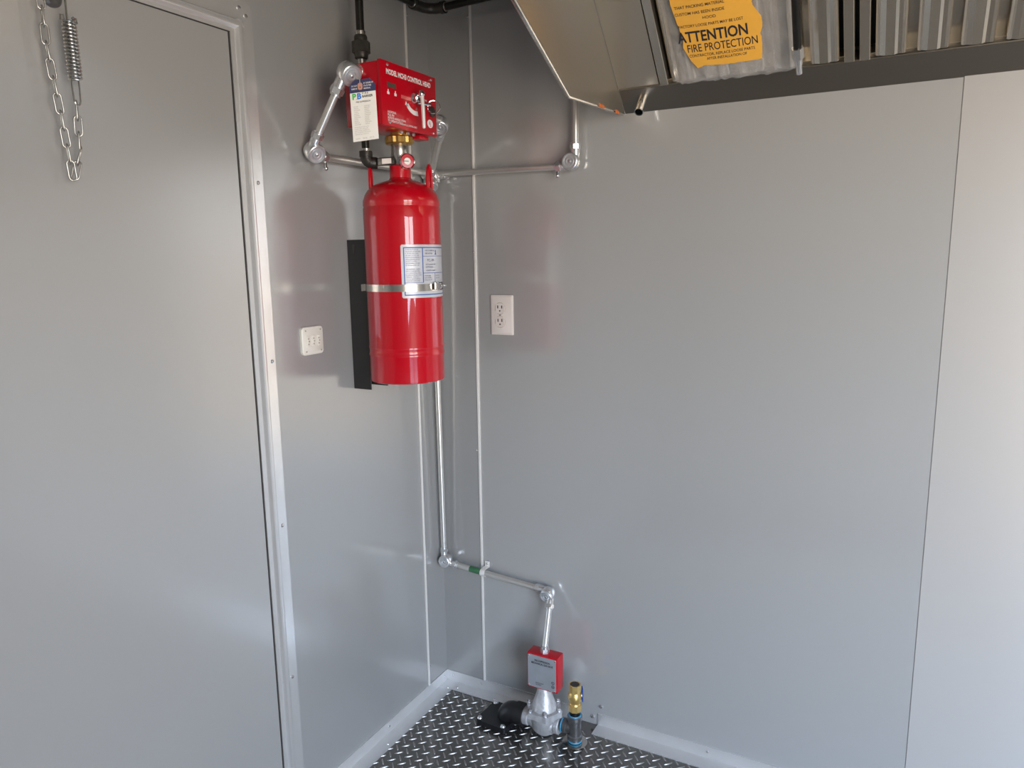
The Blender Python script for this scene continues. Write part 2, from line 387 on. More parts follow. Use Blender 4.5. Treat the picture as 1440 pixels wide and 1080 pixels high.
# ------------------------------------------------------------------ fire suppression cylinder
AX = V((0.150, -0.355, 0)); R = 0.094
def az_pt(az, r, z): return V((AX.x + r * math.cos(az), AX.y + r * math.sin(az), z))
cy = thing('suppressant_cylinder', 'tall glossy red fire suppressant cylinder strapped to the wall in the corner', 'fire cylinder', (AX.x, AX.y, 1.075))
prof = [(0.060, 1.088), (R - 0.006, 1.0755), (R - 0.001, 1.0775), (R, 1.082), (R, 1.140), (R + 0.0012, 1.1425), (R + 0.0012, 1.147), (R, 1.1495), (R, 1.158), (R + 0.0012, 1.1605), (R + 0.0012, 1.165), (R, 1.1675), (R, 1.470),
        (R, 1.500), (R - 0.0015, 1.5025), (R - 0.0015, 1.505), (R, 1.5075), (R - 0.0005, 1.518), (R - 0.004, 1.530), (R - 0.012, 1.543), (R - 0.026, 1.555), (R - 0.045, 1.563), (0.030, 1.568), (0.0285, 1.569)]
G().lathe(prof, (AX.x, AX.y, 0), Z, 72).build('tank', 'red', cy, 40)
G().lathe([(0.029, 1.560), (0.0285, 1.570), (0.026, 1.573), (0.0255, 1.601), (0.023, 1.603), (0.01, 1.603)], (AX.x, AX.y, 0), Z, 40).build('neck', 'red', cy)
imr = math.radians(28.3)
for sgn, az in ((1, imr - 0.12), (-1, imr + PI + 0.1)):
    base = az_pt(az, 0.072, 1.545); rd = V((math.cos(az), math.sin(az), 0)); tn = V((-math.sin(az), math.cos(az), 0))
    pts = []
    for k in range(15):
        t = PI * k / 14; pts.append(base + tn * (0.021 * math.cos(t)) + Z * (0.012 + 0.044 * math.sin(t)) )
    pts = [base + tn * 0.021 - Z * 0.006] + pts + [base - tn * 0.021 - Z * 0.006]
    G().tube(pts, 0.0042, 10).build('handle', 'red', cy)
# label on the cylinder
a0 = math.radians(-57.5); z0 = 1.286; LW, LH = 0.150, 0.126
bend = lambda u, v, c=0.0: az_pt(a0 + u / R, R + 0.0007 + c, z0 + v)
def bent_patch(g, u0, v0, u1, v1, c=0.0, n=None, r=0.0):
    n = n or max(1, int((u1 - u0) / 0.006)); bm = g.bm
    A = [bm.verts.new(bend(u0 + (u1 - u0) * k / n, v0, c)) for k in range(n + 1)]; B = [bm.verts.new(bend(u0 + (u1 - u0) * k / n, v1, c)) for k in range(n + 1)]
    for k in range(n): bm.faces.new((A[k], A[k + 1], B[k + 1], B[k]))
    return g
lab = bent_patch(bent_patch(G(), 0, 0.002, LW, LH - 0.002), 0.002, 0, LW - 0.002, LH).build('label', 'silver', cy, recalc=False, label='silver paper label with blue borders')
g = G(); e = 0.0024
ux = 0.052
for (u0, v0, u1, v1) in ((0.006, 0.006, LW - 0.006, 0.006 + e), (0.006, LH - 0.006 - e, LW - 0.006, LH - 0.006), (0.006, 0.006, 0.006 + e, LH - 0.006), (ux, 0.036, ux + e, LH - 0.006),
        (0.006, 0.036, ux, 0.036 + 0.001), (LW - 0.006 - e, 0.006, LW - 0.006, LH - 0.006), (ux, 0.098, LW - 0.006, 0.099), (ux, 0.058, LW - 0.006, 0.0592), (0.090, 0.036, 0.0915, 0.058)):
    bent_patch(g, u0, v0, u1, v1, 0.0003)
g.build('border', 'blue', lab, recalc=False)
g = G()
for k in range(17):
    if k == 9: continue
    s_ = ''.join(random.choice('aeionrstlcdmu') if random.random() > 0.16 else ' ' for _ in range(26))
    g.text(s_, 0.0052, bend, 0.0105, 0.113 - k * 0.0046, 0.0004, bold=0.01, sx=0.62)
for x_, y_, s_, z_ in ((0.060, 0.110, 'WET CHEMICAL', 0.0055), (0.060, 0.103, 'FIRE SYSTEM', 0.0055), (0.066, 0.086, 'PCL-300', 0.0085), (0.061, 0.077, 'RESTAURANT FIRE', 0.0052), (0.061, 0.071, 'SUPPRESSION', 0.0052), (0.061, 0.063, 'CYLINDER ASSEMBLY', 0.0045),
        (0.056, 0.051, 'pressure gauge', 0.0044), (0.056, 0.046, 'inspect monthly', 0.0044), (0.056, 0.041, 'recharge after use', 0.0042), (0.094, 0.051, 'temp. limits', 0.0044), (0.094, 0.045, '32F to 130F', 0.0044)):
    g.text(s_, z_, bend, x_, y_, 0.0004, bold=0.012, sx=0.75)
g.build('lettering', 'greyp', lab, 0, recalc=False)
g = G(); g.prism([(0.091, 0.102), (0.099, 0.102), (0.0965, 0.106), (0.0965, 0.113), (0.0935, 0.113), (0.0935, 0.106)], bend, 0.0003, 0.0005); g.build('emblem', 'blue', lab, 0)
# valve on the neck
G().lathe([(0.0165, 1.600), (0.0165, 1.613), (0.0195, 1.620), (0.0205, 1.622), (0.0205, 1.652), (0.019, 1.655), (0.014, 1.655)], (AX.x, AX.y, 0), Z, 32).build('valve_body', 'steel', cy)
g = G(); pr = []
for k in range(32):
    pr.append(0.0335 if k % 2 else 0.031)
rg = lambda z, f: [V((AX.x + pr[k] * f * math.cos(2 * PI * k / 32), AX.y + pr[k] * f * math.sin(2 * PI * k / 32), z)) for k in range(32)]
g.rings([rg(1.652, 0.9), rg(1.655, 1), rg(1.668, 1), rg(1.671, 0.92)]); g.cyl((AX.x, AX.y, 1.67), (AX.x, AX.y, 1.6785), 0.021, seg=24)
g.build('swivel_nut', 'brassd', cy, 30, label='brass swivel nut')
# outlet block and black elbow, to the image left of the valve
ld = -V((math.cos(imr), math.sin(imr), 0)); cd = V((0.594, -0.804, 0))
p0 = V((AX.x, AX.y, 1.614)); el = V((0.108, -0.418, 1.606))
fr = frame(p0, el - p0, Z)
g = G(); g.box((0.010, -0.008, -0.011), (0.060, 0.010, 0.011), 0.002, 2, fr); ob = g.build('outlet_block', 'bpiped', cy)
G().box((0.026, -0.0055, -0.0124), (0.050, 0.007, -0.0108), 0.0004, 1, fr).build('nameplate', 'white', ob, label='small blank cream nameplate')
# gauge
gc = V((AX.x, AX.y, 1.609)) + (cd * 0.026 + -ld * 0.016); gn = (cd * 0.9 + -ld * 0.22).normalized()
G().cyl(gc - gn * 0.03, gc, 0.005, seg=12).build('gauge_stem', 'brassd', cy)
ga = G().lathe([(0.0165, -0.002), (0.0185, 0.0), (0.0185, 0.009), (0.0165, 0.0105), (0.0155, 0.0085), (0, 0.0085)], gc, gn, 32).build('pressure_gauge', 'chrome', cy)
G().lathe([(0.0155, 0.0085), (0.0155, 0.0092), (0.008, 0.0094), (0.008, 0.0088)], gc, gn, 32).build('dial_ring', 'redbox', ga, label='red dial ring')
G().lathe([(0.008, 0.0085), (0.008, 0.0093), (0, 0.0094)], gc, gn, 24).build('dial', 'paper', ga)
u_, v_, _ = basis(gn); G().tube([gc + gn * 0.0098 + u_ * 0.003, gc + gn * 0.0098 - u_ * 0.010], 0.0008, 6).build('needle', 'ink', ga)

# bracket behind the cylinder, with strap
bk = thing('mounting_bracket', 'black steel channel bracket behind the red cylinder with a silver strap', 'bracket', (0, -0.353, 1.05))
fr = lambda a, h, t: V((a, h, t))
b = G()
b.prism([(0.0005, -0.389), (0.056, -0.389), (0.056, -0.386), (0.0035, -0.386), (0.0035, -0.320), (0.056, -0.320), (0.056, -0.317), (0.0005, -0.317)], fr, 1.046, 1.428)
b.build('channel', 'black', bk, 0)
b = G(); b.prism([(0.016, 1.414), (0.021, 1.417), (0.026, 1.414), (0.0245, 1.402), (0.021, 1.390), (0.0175, 1.402)], lambda a, h, t: V((a, t, h)), -0.3898, -0.3888); b.build('keyhole', 'slot', bk, 0)
def strap_pts(n=60, z=1.310):
    P = []; aA, aB = math.radians(-150), math.radians(150)
    P.append(V((0.042, -0.3915, z - 0.002)))
    for k in range(n + 1):
        a = aA + (aB - aA) * k / n; P.append(az_pt(a, R + 0.0018, z))
    P.append(V((0.042, -0.3145, z)))
    return P
P = strap_pts(); g = G(); rs = []
for i, p in enumerate(P):
    a = P[max(0, i - 1)]; c = P[min(len(P) - 1, i + 1)]; d = (c - a).normalized(); n_ = d.cross(Z)
    h = 0.0085
    rs.append([p - Z * h + n_ * 0.0006, p + Z * h + n_ * 0.0006, p + Z * h - n_ * 0.0008, p - Z * h - n_ * 0.0008])
g.rings(rs); st = g.build('strap', 'ssb', bk, 30)
az = math.radians(0); cp = az_pt(az, R + 0.006, 1.313); td = V((-math.sin(az), math.cos(az), 0))
g = G(); g.box((-0.016, -0.009, -0.003), (0.018, 0.009, 0.003), 0.001, 1, frame(cp, td, Z)); g.build('clasp', 'steel', st)
g = G(); g.cyl(cp - td * 0.010 + V((0.006, 0, 0)), cp + td * 0.022 + V((0.006, 0, 0)), 0.0042, seg=12); g.hexa(cp - td * 0.012 + V((0.006, 0, 0)), cp - td * 0.006 + V((0.006, 0, 0)), 0.0075); g.torus(cp + td * 0.002 + V((0.006, 0, 0)), td, 0.0085, 0.002, 20, 6); g.build('clasp_bolt', 'chrome', st)

# ------------------------------------------------------------------ control head
ch = thing('control_head', 'red metal control head box with pull lever on top of the cylinder', 'control box', (0.15, -0.37, 1.677))
BY0, BY1, BZ0, BZ1, BX0, BX1 = -0.479, -0.265, 1.677, 1.817, 0.095, 0.200
G().box((BX0, BY0, BZ0 + 0.002), (BX1 - 0.008, BY1, BZ1 - 0.002), 0.003, 2).build('body', 'redbox', ch)
G().box((BX1 - 0.010, BY0 - 0.0015, BZ0), (BX1, BY1 + 0.0015, BZ1), 0.002, 2).build('cover', 'redbox', ch)
F = frame((BX1, 0, 0), Y, Z)                      # a = y, b = z, c = towards +x
screws(ch, [(BX1, y, z) for y, z in ((-0.4563, 1.8085), (-0.2836, 1.8085), (-0.4553, 1.6845), (-0.2800, 1.684))], X, 0.0036)
g = G()
g.text('MODEL MCH3 CONTROL HEAD', 0.0152, F, -0.4620, 1.7890, 0.0004, bold=0.04, sx=0.80)
g.build('title_lettering', 'wprint', ch, 0, recalc=False); g = G()
for k, s_ in enumerate(('LOCATION:', 'PULL PIN', 'ROTATE HANDLE DOWN', 'TO OPERATE SYSTEM')):
    g.text(s_, 0.0068, F, -0.4615, 1.7035 - k * 0.0064 + 0.002, 0.0004, bold=0.02, sx=0.86)
g.text('MECHANICAL CONTROL HEAD', 0.0058, F, -0.4145, 1.6855, 0.0004, bold=0.015, sx=0.78)
g.build('instruction_lettering', 'wprint', ch, 0, recalc=False); g = G()
g.text('PULL TO', 0.0062, F, -0.3290, 1.7535, 0.0004, bold=0.02)
g.text('OPERATE', 0.0062, F, -0.3290, 1.7460, 0.0004, bold=0.02)
# arrow arc
g.build('lettering', 'wprint', ch, 0); g = G()
ac = V((-0.352, 1.7475)); n = 16; A = []; B = []
for k in range(n + 1):
    t = math.radians(205 + 78 * k / n); w = 0.0105
    A.append((ac.x + 0.0420 * math.cos(t), ac.y + 0.0330 * math.sin(t))); B.append((ac.x + (0.0420 - w) * math.cos(t), ac.y + (0.0330 - w) * math.sin(t)))
g.prism(A + B[::-1], F, 0.0002, 0.0005)
g.prism([(-0.394, 1.7330), (-0.3815, 1.7300), (-0.3905, 1.7415)], F, 0.0002, 0.0005)
g.build('arrow', 'wprint', ch, 0)
for px_, pz_ in ((-0.4565, 1.7525), (-0.4300, 1.7525)):
    g = G()
    g.prism(rrect(0.0085, 0.0060, 0.0008, 2, px_, pz_ - 0.004), F, 0.0002, 0.0005)
    g.prism(rrect(0.0035, 0.0050, 0.0012, 2, px_, pz_ + 0.0015), F, 0.0002, 0.0005); g.build('lock_symbol', 'wprint', ch, 0)
g = G()
g.prism([(-0.2930 + 0.0118 * math.cos(2 * PI * k / 28), 1.7047 + 0.0098 * math.sin(2 * PI * k / 28)) for k in range(28)], F, 0.0002, 0.0004)
g.build('listing_disc', 'wprint', ch, 0)
g = G(); g.text('U', 0.0095, F, -0.2985, 1.7030, 0.0007, bold=0.03, sx=0.8); g.text('L', 0.0095, F, -0.2935, 1.6985, 0.0007, bold=0.03, sx=0.8); g.build('listing_mark', 'redbox', ch, 0)
g = G(); g.box((-0.4600, 1.7610, -0.0005), (-0.4270, 1.7715, 0.0008), 0, 1, F); g.build('indicator_window', 'window', ch)
g = G(); g.box((-0.408, 1.7450, 0.0), (-0.366, 1.7525, 0.0004), 0, 1, F); g.build('print_band', 'redl', ch)
# lever hub, arm, pull pin and ring
hub = V((BX1, -0.361, 1.7530))
g = G(); g.lathe([(0.0125, 0), (0.0125, 0.006), (0.0105, 0.009), (0.0105, 0.015), (0.008, 0.018), (0, 0.018)], hub, X, 24); hb = g.build('lever_hub', 'chrome', ch)
g = G(); g.cyl(hub + V((0.010, -0.002, 0)), hub + V((0.022, 0.000, 0.007)), 0.0055, seg=16); g.ball(hub + V((0.024, 0.000, 0.007)), 0.0085); g.build('lever_knuckle', 'chrome', ch)
g = G(); p_ = hub + V((0.026, -0.001, 0.004)); g.tube([p_, p_ + V((0.003, -0.001, -0.030)), p_ + V((0.004, -0.001, -0.072))], [0.0046, 0.0046, 0.0042], 12); g.ball(p_ + V((0.004, -0.001, -0.072)), 0.0042); g.build('lever_arm', 'hem', ch)
pin = V((BX1 + 0.006, -0.352, 1.7430)); rc = V((BX1 + 0.025, -0.313, 1.7385))
G().cyl(pin, rc + V((0, -0.012, 0.0015)), 0.0028, seg=10).build('pull_pin', 'chrome', ch)
G().torus(rc, V((0.65, -0.75, 0.1)), 0.0148, 0.0017, 32, 8).build('pull_ring', 'chrome', ch)
g = G(); g.lathe([(0.0125, 0), (0.0125, 0.003), (0.011, 0.004), (0, 0.004)], (BX1, -0.284, 1.734), X, 20); g.build('plug', 'slot', ch)
# reset stub under the box
g = G(); g.box((0.150, -0.318, 1.668), (0.185, -0.278, 1.6775), 0.002, 2); g.build('lower_plate', 'redbox', ch)
g = G()
for yy in (-0.388, -0.362, -0.340): g.hexa((0.182, yy, 1.677), (0.182, yy, 1.671), 0.0042)
g.build('stud', 'screw', ch)

# ------------------------------------------------------------------ conduit and corner pulleys
def pulley(label, c, dA, dB, nrm, s=1.0, lever=False):
    c, dA, dB, n = V(c), V(dA).normalized(), V(dB).normalized(), V(nrm).normalized()
    if n.cross(dA).length > 0: n = (n - dA * n.dot(dA)).normalized()
    t = thing('corner_pulley', label, 'pulley elbow', c, 'zinc corner pulleys of the cable conduit')
    off = (dA + dB).normalized()
    g = G(); g.lathe([(0.016 * s, -0.013), (0.0205 * s, -0.011), (0.0225 * s, -0.004), (0.0225 * s, 0.012), (0.021 * s, 0.014)], c, n, 28)
    # outer sweep of the elbow housing
    pa, pb = c - dB * 0.009 * s + dA * 0.026 * s, c - dA * 0.009 * s + dB * 0.026 * s
    mid = c - off * 0.006 * s
    pts = []
    for k in range(9):
        q = k / 8; pts.append(pa * (1 - q) ** 2 + mid * 2 * q * (1 - q) - off * 0.010 * s * 2 * q * (1 - q) + pb * q ** 2)
    g.tube(pts, 0.0118 * s, 14)
    g.build('housing', 'cast', t, 40)
    cv = G().lathe([(0.0215 * s, 0.0135), (0.0215 * s, 0.0180), (0.0195 * s, 0.0195), (0.0170 * s, 0.0190), (0.0160 * s, 0.0160), (0.0120 * s, 0.0160), (0.0110 * s, 0.0190), (0.0085 * s, 0.0192), (0.0078 * s, 0.0168), (0.0050 * s, 0.0168), (0.0046 * s, 0.0185), (0, 0.0186)], c, n, 32).build('cover', 'castd', t, 20)
    G().lathe([(0.0036, 0.0184), (0.0036, 0.0198), (0.0026, 0.0204), (0, 0.0204)], c, n, 10).build('screw', 'screw', cv)
    for p_, d_ in ((pa, dA), (pb, dB)):
        g = G(); g.cyl(p_ - d_ * 0.002, p_ + d_ * 0.008, 0.0125 * s, seg=16); g.hexa(p_ + d_ * 0.006, p_ + d_ * 0.018 * s, 0.0145 * s); g.cyl(p_ + d_ * 0.018 * s, p_ + d_ * 0.023 * s, 0.0115 * s, seg=16)
        g.build('compression_nut', 'cast', t, 30)
    if lever:
        g = G(); q = pb + dB * 0.014; g.cyl(q, q - Z * 0.024 + n * 0.006, 0.0042, seg=10); g.ball(q - Z * 0.024 + n * 0.006, 0.006); g.build('set_screw', 'chrome', t)
    return pa, pb
def conduit(label, p0, p1, r=0.0089, mid=None):
    b_ = min(V(p0), V(p1), key=lambda v: v.z)
    t = thing('conduit', label, 'conduit', b_, 'galvanised cable conduit')
    G().cyl(p0, p1, r, seg=20).build('tube', 'zinc', t)
    return t
P1 = V((0.132, -0.510, 1.788)); P2 = V((0.028, -0.521, 1.627)); P3 = V((0.463, -0.026, 1.623)); P5 = V((0.028, -0.028, 1.614))
PR = V((0.150, -0.172, 1.727)); P6 = V((0.036, -0.058, 1.592)); P7 = V((0.031, -0.030, 0.437)); P8 = V((0.386, -0.026, 0.398))
d12 = (P2 - P1).normalized()
nl = V((0.80, -0.25, -0.54))
a1, b1 = pulley('zinc corner pulley at the upper left of the red control box', P1, d12, (0, 1, 0.04), nl, 1.12)
a2, b2 = pulley('zinc corner pulley on the left wall above the switch plate', P2, -d12, (0, 1, 0), nl, 1.0, True)
conduit('short slanting conduit left of the inspection tag', a1 + d12 * 0.012, a2 - d12 * 0.012)
g_c = conduit('horizontal conduit on the left wall passing behind the cylinder neck', b2 + Y * 0.012, (0.028 , P5.y - 0.012, 1.620))
pulley('zinc corner pulley in the room corner behind the cylinder handle', P5, (0, -1, 0), (1, 0, -0.02), (0, 0, -1), 0.85)
a3, b3 = pulley('zinc corner pulley under the left end of the hood', P3, (0, 0, 1), (-1, 0, 0), (0, -1, 0), 1.0, True)
conduit('horizontal conduit on the right wall from corner to hood', b3 + V((-0.012, 0, 0)), (P5.x + 0.012, -0.026, 1.619))
conduit('vertical conduit rising behind the hood end panel', a3 + Z * 0.012, (a3.x, a3.y, ZC))
# nipple between box and first pulley
t = thing('box_connector', 'shiny stepped connector joining left pulley to the red box', 'connector', b1)
g = G(); e0 = b1 + V((0, 0.02, 0.001))
for k, (h0, h1, r_) in enumerate(((0, 0.006, 0.0125), (0.006, 0.012, 0.009), (0.012, 0.019, 0.0115), (0.019, 0.026, 0.008))):
    f_ = g.hexa if k % 2 == 0 else g.cyl
    f_(V((e0.x, min(e0.y + h0, BY0), e0.z)), V((e0.x, min(e0.y + h1, BY0 + 0.001), e0.z)), r_) if e0.y + h0 < BY0 else None
g.build('hex_nut', 'chrome', t)
d6 = (P6 - PR).normalized()
aR, bR = pulley('zinc corner pulley at the lower right of the red control box', PR, d6, (0, -1, 0), (0.55, -0.80, -0.2), 1.0)
a6, b6 = pulley('zinc corner pulley half hidden behind the cylinder shoulder', P6, -d6, (0, 0, -1), (0.7, -0.7, 0), 0.9)
conduit('short slanting conduit right of the pressure gauge', aR + d6 * 0.012, a6 - d6 * 0.012)
t = thing('box_connector', 'zinc nipple joining right pulley to the red box', 'connector', bR)
G().cyl(bR + V((0, -0.01, 0)), V((bR.x, BY1 + 0.001, bR.z)), 0.0085, seg=16).build('nipple', 'cast', t)
a7, b7 = pulley('zinc corner pulley low in the room corner', P7, (0, 0, 1), (1, 0, -0.03), (0.1, -1, 0), 0.88)
conduit('long vertical conduit in the room corner below the cylinder', b6 - Z * 0.012, a7 + Z * 0.012)
dv = (V((0.412, -0.105, 0.262)) - V((0.394, -0.028, 0.37))).normalized()
a8, b8 = pulley('zinc corner pulley above the gas valve box', P8, (-1, 0, 0.02), dv, (0.1, -1, -0.25), 0.92)
cnd = conduit('low horizontal conduit on the right wall with green stamp', b7 + X * 0.012, a8 - X * 0.012)
g = G(); q0, q1 = b7 + X * 0.012, a8 - X * 0.012; qd = (q1 - q0).normalized()
g.cyl(q0 + qd * 0.052, q0 + qd * 0.090, 0.00915, seg=20, cap=False); g.build('stamp', 'greenm', cnd, label='smudged green stamp')
sc_ = q0 + qd * 0.098
t = thing('conduit_strap', 'small zinc strap holding the low conduit to the wall', 'strap', sc_)
g = G(); pts = []
n = 10
prof = [(0.0095 + 0.0014) * 1] ; pts = []
for k in range(n + 1):
    a = math.radians(-90 + 180 * k / n); pts.append((-math.cos(a) * 0.0104, math.sin(a) * 0.0104))
poly = [(0.024, -0.0104)] + pts + [(0.024, 0.0104), (0.024, 0.0118)] + [(x * 1.14, y_ * 1.14) for x, y_ in pts[::-1]] + [(0.024, -0.0118)]
g.prism(poly, lambda a, h, t_: V((sc_.x + t_, sc_.y + a, sc_.z + h)), -0.006, 0.010)
g.box((sc_.x - 0.006, -0.0045, sc_.z + 0.009), (sc_.x + 0.010, -0.0022, sc_.z + 0.028), 0.0006, 1); g.build('band', 'hem', t, 30)
screws(t, [(sc_.x + 0.002, -0.0045, sc_.z + 0.02)], (0, -1, 0), 0.0035)
conduit('short conduit dropping to the top of the gas valve box', b8 + dv * 0.012, (0.412, -0.105, 0.272))

# ------------------------------------------------------------------ black discharge pipe
bp_ = thing('discharge_pipe', 'black iron riser pipe with union left of the red box', 'pipe', (0.094, -0.408, 1.61))
pc = V((0.090, -0.4085, 0))
def at(z): return V((pc.x, pc.y, z))
G().cyl(at(1.900), at(ZC), 0.0095, seg=16).build('riser', 'bpipe', bp_)
G().lathe([(0.012, 1.893), (0.0125, 1.905), (0.0105, 1.907)], (pc.x, pc.y, 0), Z, 16).build('thread_ring', 'steel', bp_)
g = G(); g.lathe([(0.0135, 1.897), (0.0155, 1.893), (0.0155, 1.884), (0.019, 1.881)], (pc.x, pc.y, 0), Z, 24); g.cyl(at(1.858), at(1.882), 0.0215, seg=8); g.lathe([(0.019, 1.859), (0.016, 1.853), (0.0155, 1.846), (0.012, 1.843)], (pc.x, pc.y, 0), Z, 24); g.build('union', 'bpiped', bp_, 30)
G().cyl(at(1.828), at(1.846), 0.0102, seg=16).build('thread_ring', 'steel', bp_)
G().cyl(at(1.640), at(1.832), 0.0095, seg=16).build('riser', 'bpipe', bp_)
G().cyl(at(1.633), at(1.641), 0.0120, seg=16).build('thread_ring', 'steel', bp_)
e0 = at(1.634); dirb = (V((AX.x, AX.y, 0)) - V((pc.x, pc.y, 0))).normalized()
cpts = [e0, e0 - Z * 0.012] + [e0 - Z * (0.012 + 0.014 * math.sin(t)) + dirb * 0.014 * (1 - math.cos(t)) for t in (PI / 2 * k / 6 for k in range(1, 7))] + [e0 - Z * 0.026 + dirb * 0.026]
g = G(); g.tube(cpts, 0.0140, 16); g.cyl(e0 + Z * 0.001, e0 - Z * 0.012, 0.016, seg=18); g.build('elbow', 'bpiped', bp_, 40)

cpz = 2.055
tp_ = thing('ceiling_pipe', 'black iron pipe with elbow turning the corner below the ceiling', 'pipe', (0.045, -0.06, cpz))
G().cyl((0.038, -0.115, cpz), (0.038, -1.9, cpz - 0.01), 0.0100, seg=16).build('run', 'bpipe', tp_)
G().cyl((0.085, -0.048, cpz), (0.95, -0.048, cpz + 0.02), 0.0100, seg=16).build('run', 'bpipe', tp_)
cc = [V((0.038, -0.120, cpz)), V((0.038, -0.095, cpz)), V((0.041, -0.075, cpz)), V((0.050, -0.060, cpz)), V((0.065, -0.050, cpz)), V((0.085, -0.048, cpz)), V((0.095, -0.048, cpz))]
g = G(); g.tube(cc, 0.0135, 16); g.cyl(cc[0], cc[0] + V((0, 0.012, 0)), 0.0160, seg=18); g.cyl(cc[-1], cc[-1] - V((0.012, 0, 0)), 0.0160, seg=18); g.build('elbow', 'bpiped', tp_, 40)
G().lathe([(0.0115, -0.124), (0.0125, -0.1205), (0.0115, -0.120)], (0.038, 0, cpz), Y, 16).build('thread_ring', 'steel', tp_)
G().lathe([(0.0115, 0.0955), (0.0125, 0.096), (0.0115, 0.0995)], (0, -0.048, cpz), X, 16).build('thread_ring', 'steel', tp_)

# ------------------------------------------------------------------ inspection tag
tg = thing('inspection_tag', 'white paper inspection tag with navy top hanging from the left pulley', 'tag', (0.17, -0.508, 1.64))
O_ = V((0.1488, -0.5233, 1.6372)); ud = (V((0.1929, -0.4902, 1.6453)) - O_); wid = ud.length; ud.normalize()
vd = (V((0.1464, -0.5251, 1.7606)) - O_).normalized()
Ft = frame(O_, ud, vd)
Wt, Hh, Ht = wid * 1.02, 0.103, 0.130
G().prism([(0, 0), (Wt, 0), (Wt, Hh), (0, Hh)], Ft, -0.0008, 0.0).build('body', 'paper', tg, 0)
G().prism([(0, Hh), (Wt, Hh), (Wt, Ht - 0.012), (Wt - 0.012, Ht), (0.012, Ht), (0, Ht - 0.012)], Ft, -0.0008, 0.0).build('header', 'navy', tg, 0, label='navy blue printed header')
g = G(); g.text('P', 0.0165, Ft, 0.0045, 0.0895, 0.0004, bold=0.05); g.build('logo_letter', 'green', tg, 0)
g = G(); g.text('B', 0.0165, Ft, 0.0150, 0.0895, 0.0004, bold=0.05); g.build('logo_letter', 'lblue', tg, 0)
g = G(); g.text('F I R E', 0.0052, Ft, 0.0265, 0.0985, 0.0004, bold=0.02); g.text('BARRIER', 0.0068, Ft, 0.0265, 0.0915, 0.0004, bold=0.03, sx=0.9)
g.text('FIRE SUPPRESSION', 0.0046, Ft, 0.012, 0.0815, 0.0004, bold=0.01, sx=0.86); g.text('and', 0.0030, Ft, 0.0125, 0.0885, 0.0004); g.build('lettering', 'ink', tg, 0)
g = G()
for k in range(11):
    for x0, w_ in ((0.006, 9), (0.0295, 9)):
        s_ = ''.join(random.choice('aeinrstlo') for _ in range(w_ - (k * 3 + int(x0 * 1000)) % 4)); g.text(s_, 0.0042, Ft, x0, 0.0725 - k * 0.0038, 0.0004, sx=0.9)
for k in range(5): g.text(''.join(random.choice('aeinrstlo ') for _ in range(28)), 0.0036, Ft, 0.005, 0.0290 - k * 0.0038, 0.0004, sx=0.85)
for x0 in (0.006, 0.0215, 0.037): g.text('DATE:', 0.0042, Ft, x0, 0.004, 0.0004, sx=0.9)
g.build('fine_print', 'greyt', tg, 0)
g = G()
for k, s_ in enumerate(('DO NOT', 'REMOVE')): g.text(s_, 0.0048, Ft, 0.004, 0.1155 - k * 0.006, 0.0004, bold=0.01, sx=0.7)
for k, s_ in enumerate(('BY ORDER OF', 'STATE FIRE', 'MARSHAL')): g.text(s_, 0.0048, Ft, 0.031, 0.1195 - k * 0.0055, 0.0004, bold=0.01, sx=0.72)
g.build('header_lettering', 'wprint', tg, 0)
hx, hy = 0.0235, 0.115
sl = G().prism(rrect(0.0105, 0.0145, 0.004, 4, hx, hy), Ft, 0.0004, 0.0032).build('seal', 'tie', tg, label='pink plastic seal')
G().prism([(hx + 0.0014 * math.cos(k), hy - 0.002 + 0.0014 * math.sin(k)) for k in (0, 1.05, 2.1, 3.14, 4.19, 5.24)], Ft, 0.0030, 0.0034).build('seal_hole', 'slot', sl, 0)
top = Ft(hx, hy + 0.006, 0.002)
G().tube([top, top + V((0.0, 0.0, 0.008)), V((0.140, -0.497, 1.780))], 0.0013, 6).build('wire', 'zinc', tg)

# ------------------------------------------------------------------ outlet and switch plates
ot = thing('wall_outlet', 'white duplex electrical outlet plate on the right wall', 'outlet', (0.232, 0, 1.157))
Fo = frame((0.232, -0.0002, 1.2145), X, Z)
g = G(); g.rings([[Fo(a, b_, 0) for a, b_ in rrect(0.073, 0.1145, 0.002)], [Fo(a, b_, 0.003) for a, b_ in rrect(0.073, 0.1145, 0.003)], [Fo(a, b_, 0.0060) for a, b_ in rrect(0.063, 0.1045, 0.003)]]); g.build('plate', 'white', ot, 30)
for s_ in (1, -1):
    cyv = s_ * 0.0193
    poly = []
    for k in range(28):
        t = 2 * PI * k / 28; poly.append((max(-0.0145, min(0.0145, 0.0172 * math.cos(t))) - 0.004, cyv + max(-0.0138, min(0.0138, 0.0172 * math.sin(t)))))
    rc_ = G().prism(poly, Fo, 0.005, 0.0078).build('receptacle', 'white', ot, 30)
    G().torus(Fo(-0.004, cyv, 0.0061), (0, -1, 0), 0.0168, 0.0006, 28, 4).build('joint', 'beige', rc_)
    g = G()
    for dx in (-0.0065, 0.0065): g.box((dx - 0.0016 - 0.004, cyv + 0.000, 0.0076), (dx + 0.0016 - 0.004, cyv + 0.0085, 0.0081), 0, 1, Fo)
    g.prism([(-0.004 + 0.0024 * math.cos(k * 0.7), cyv - 0.007 + 0.0024 * math.sin(k * 0.7)) for k in range(9)], Fo, 0.0076, 0.0081); g.build('slots', 'slot', rc_, 0)
screws(ot, [Fo(-0.004, 0, 0.006)], (0, -1, 0), 0.003)
sw = thing('switch_plate', 'small ivory switch plate with three rockers on the left wall', 'switch', (0, -0.538, 1.155))
Fs = frame((0.0002, -0.538, 1.188), Y, Z)
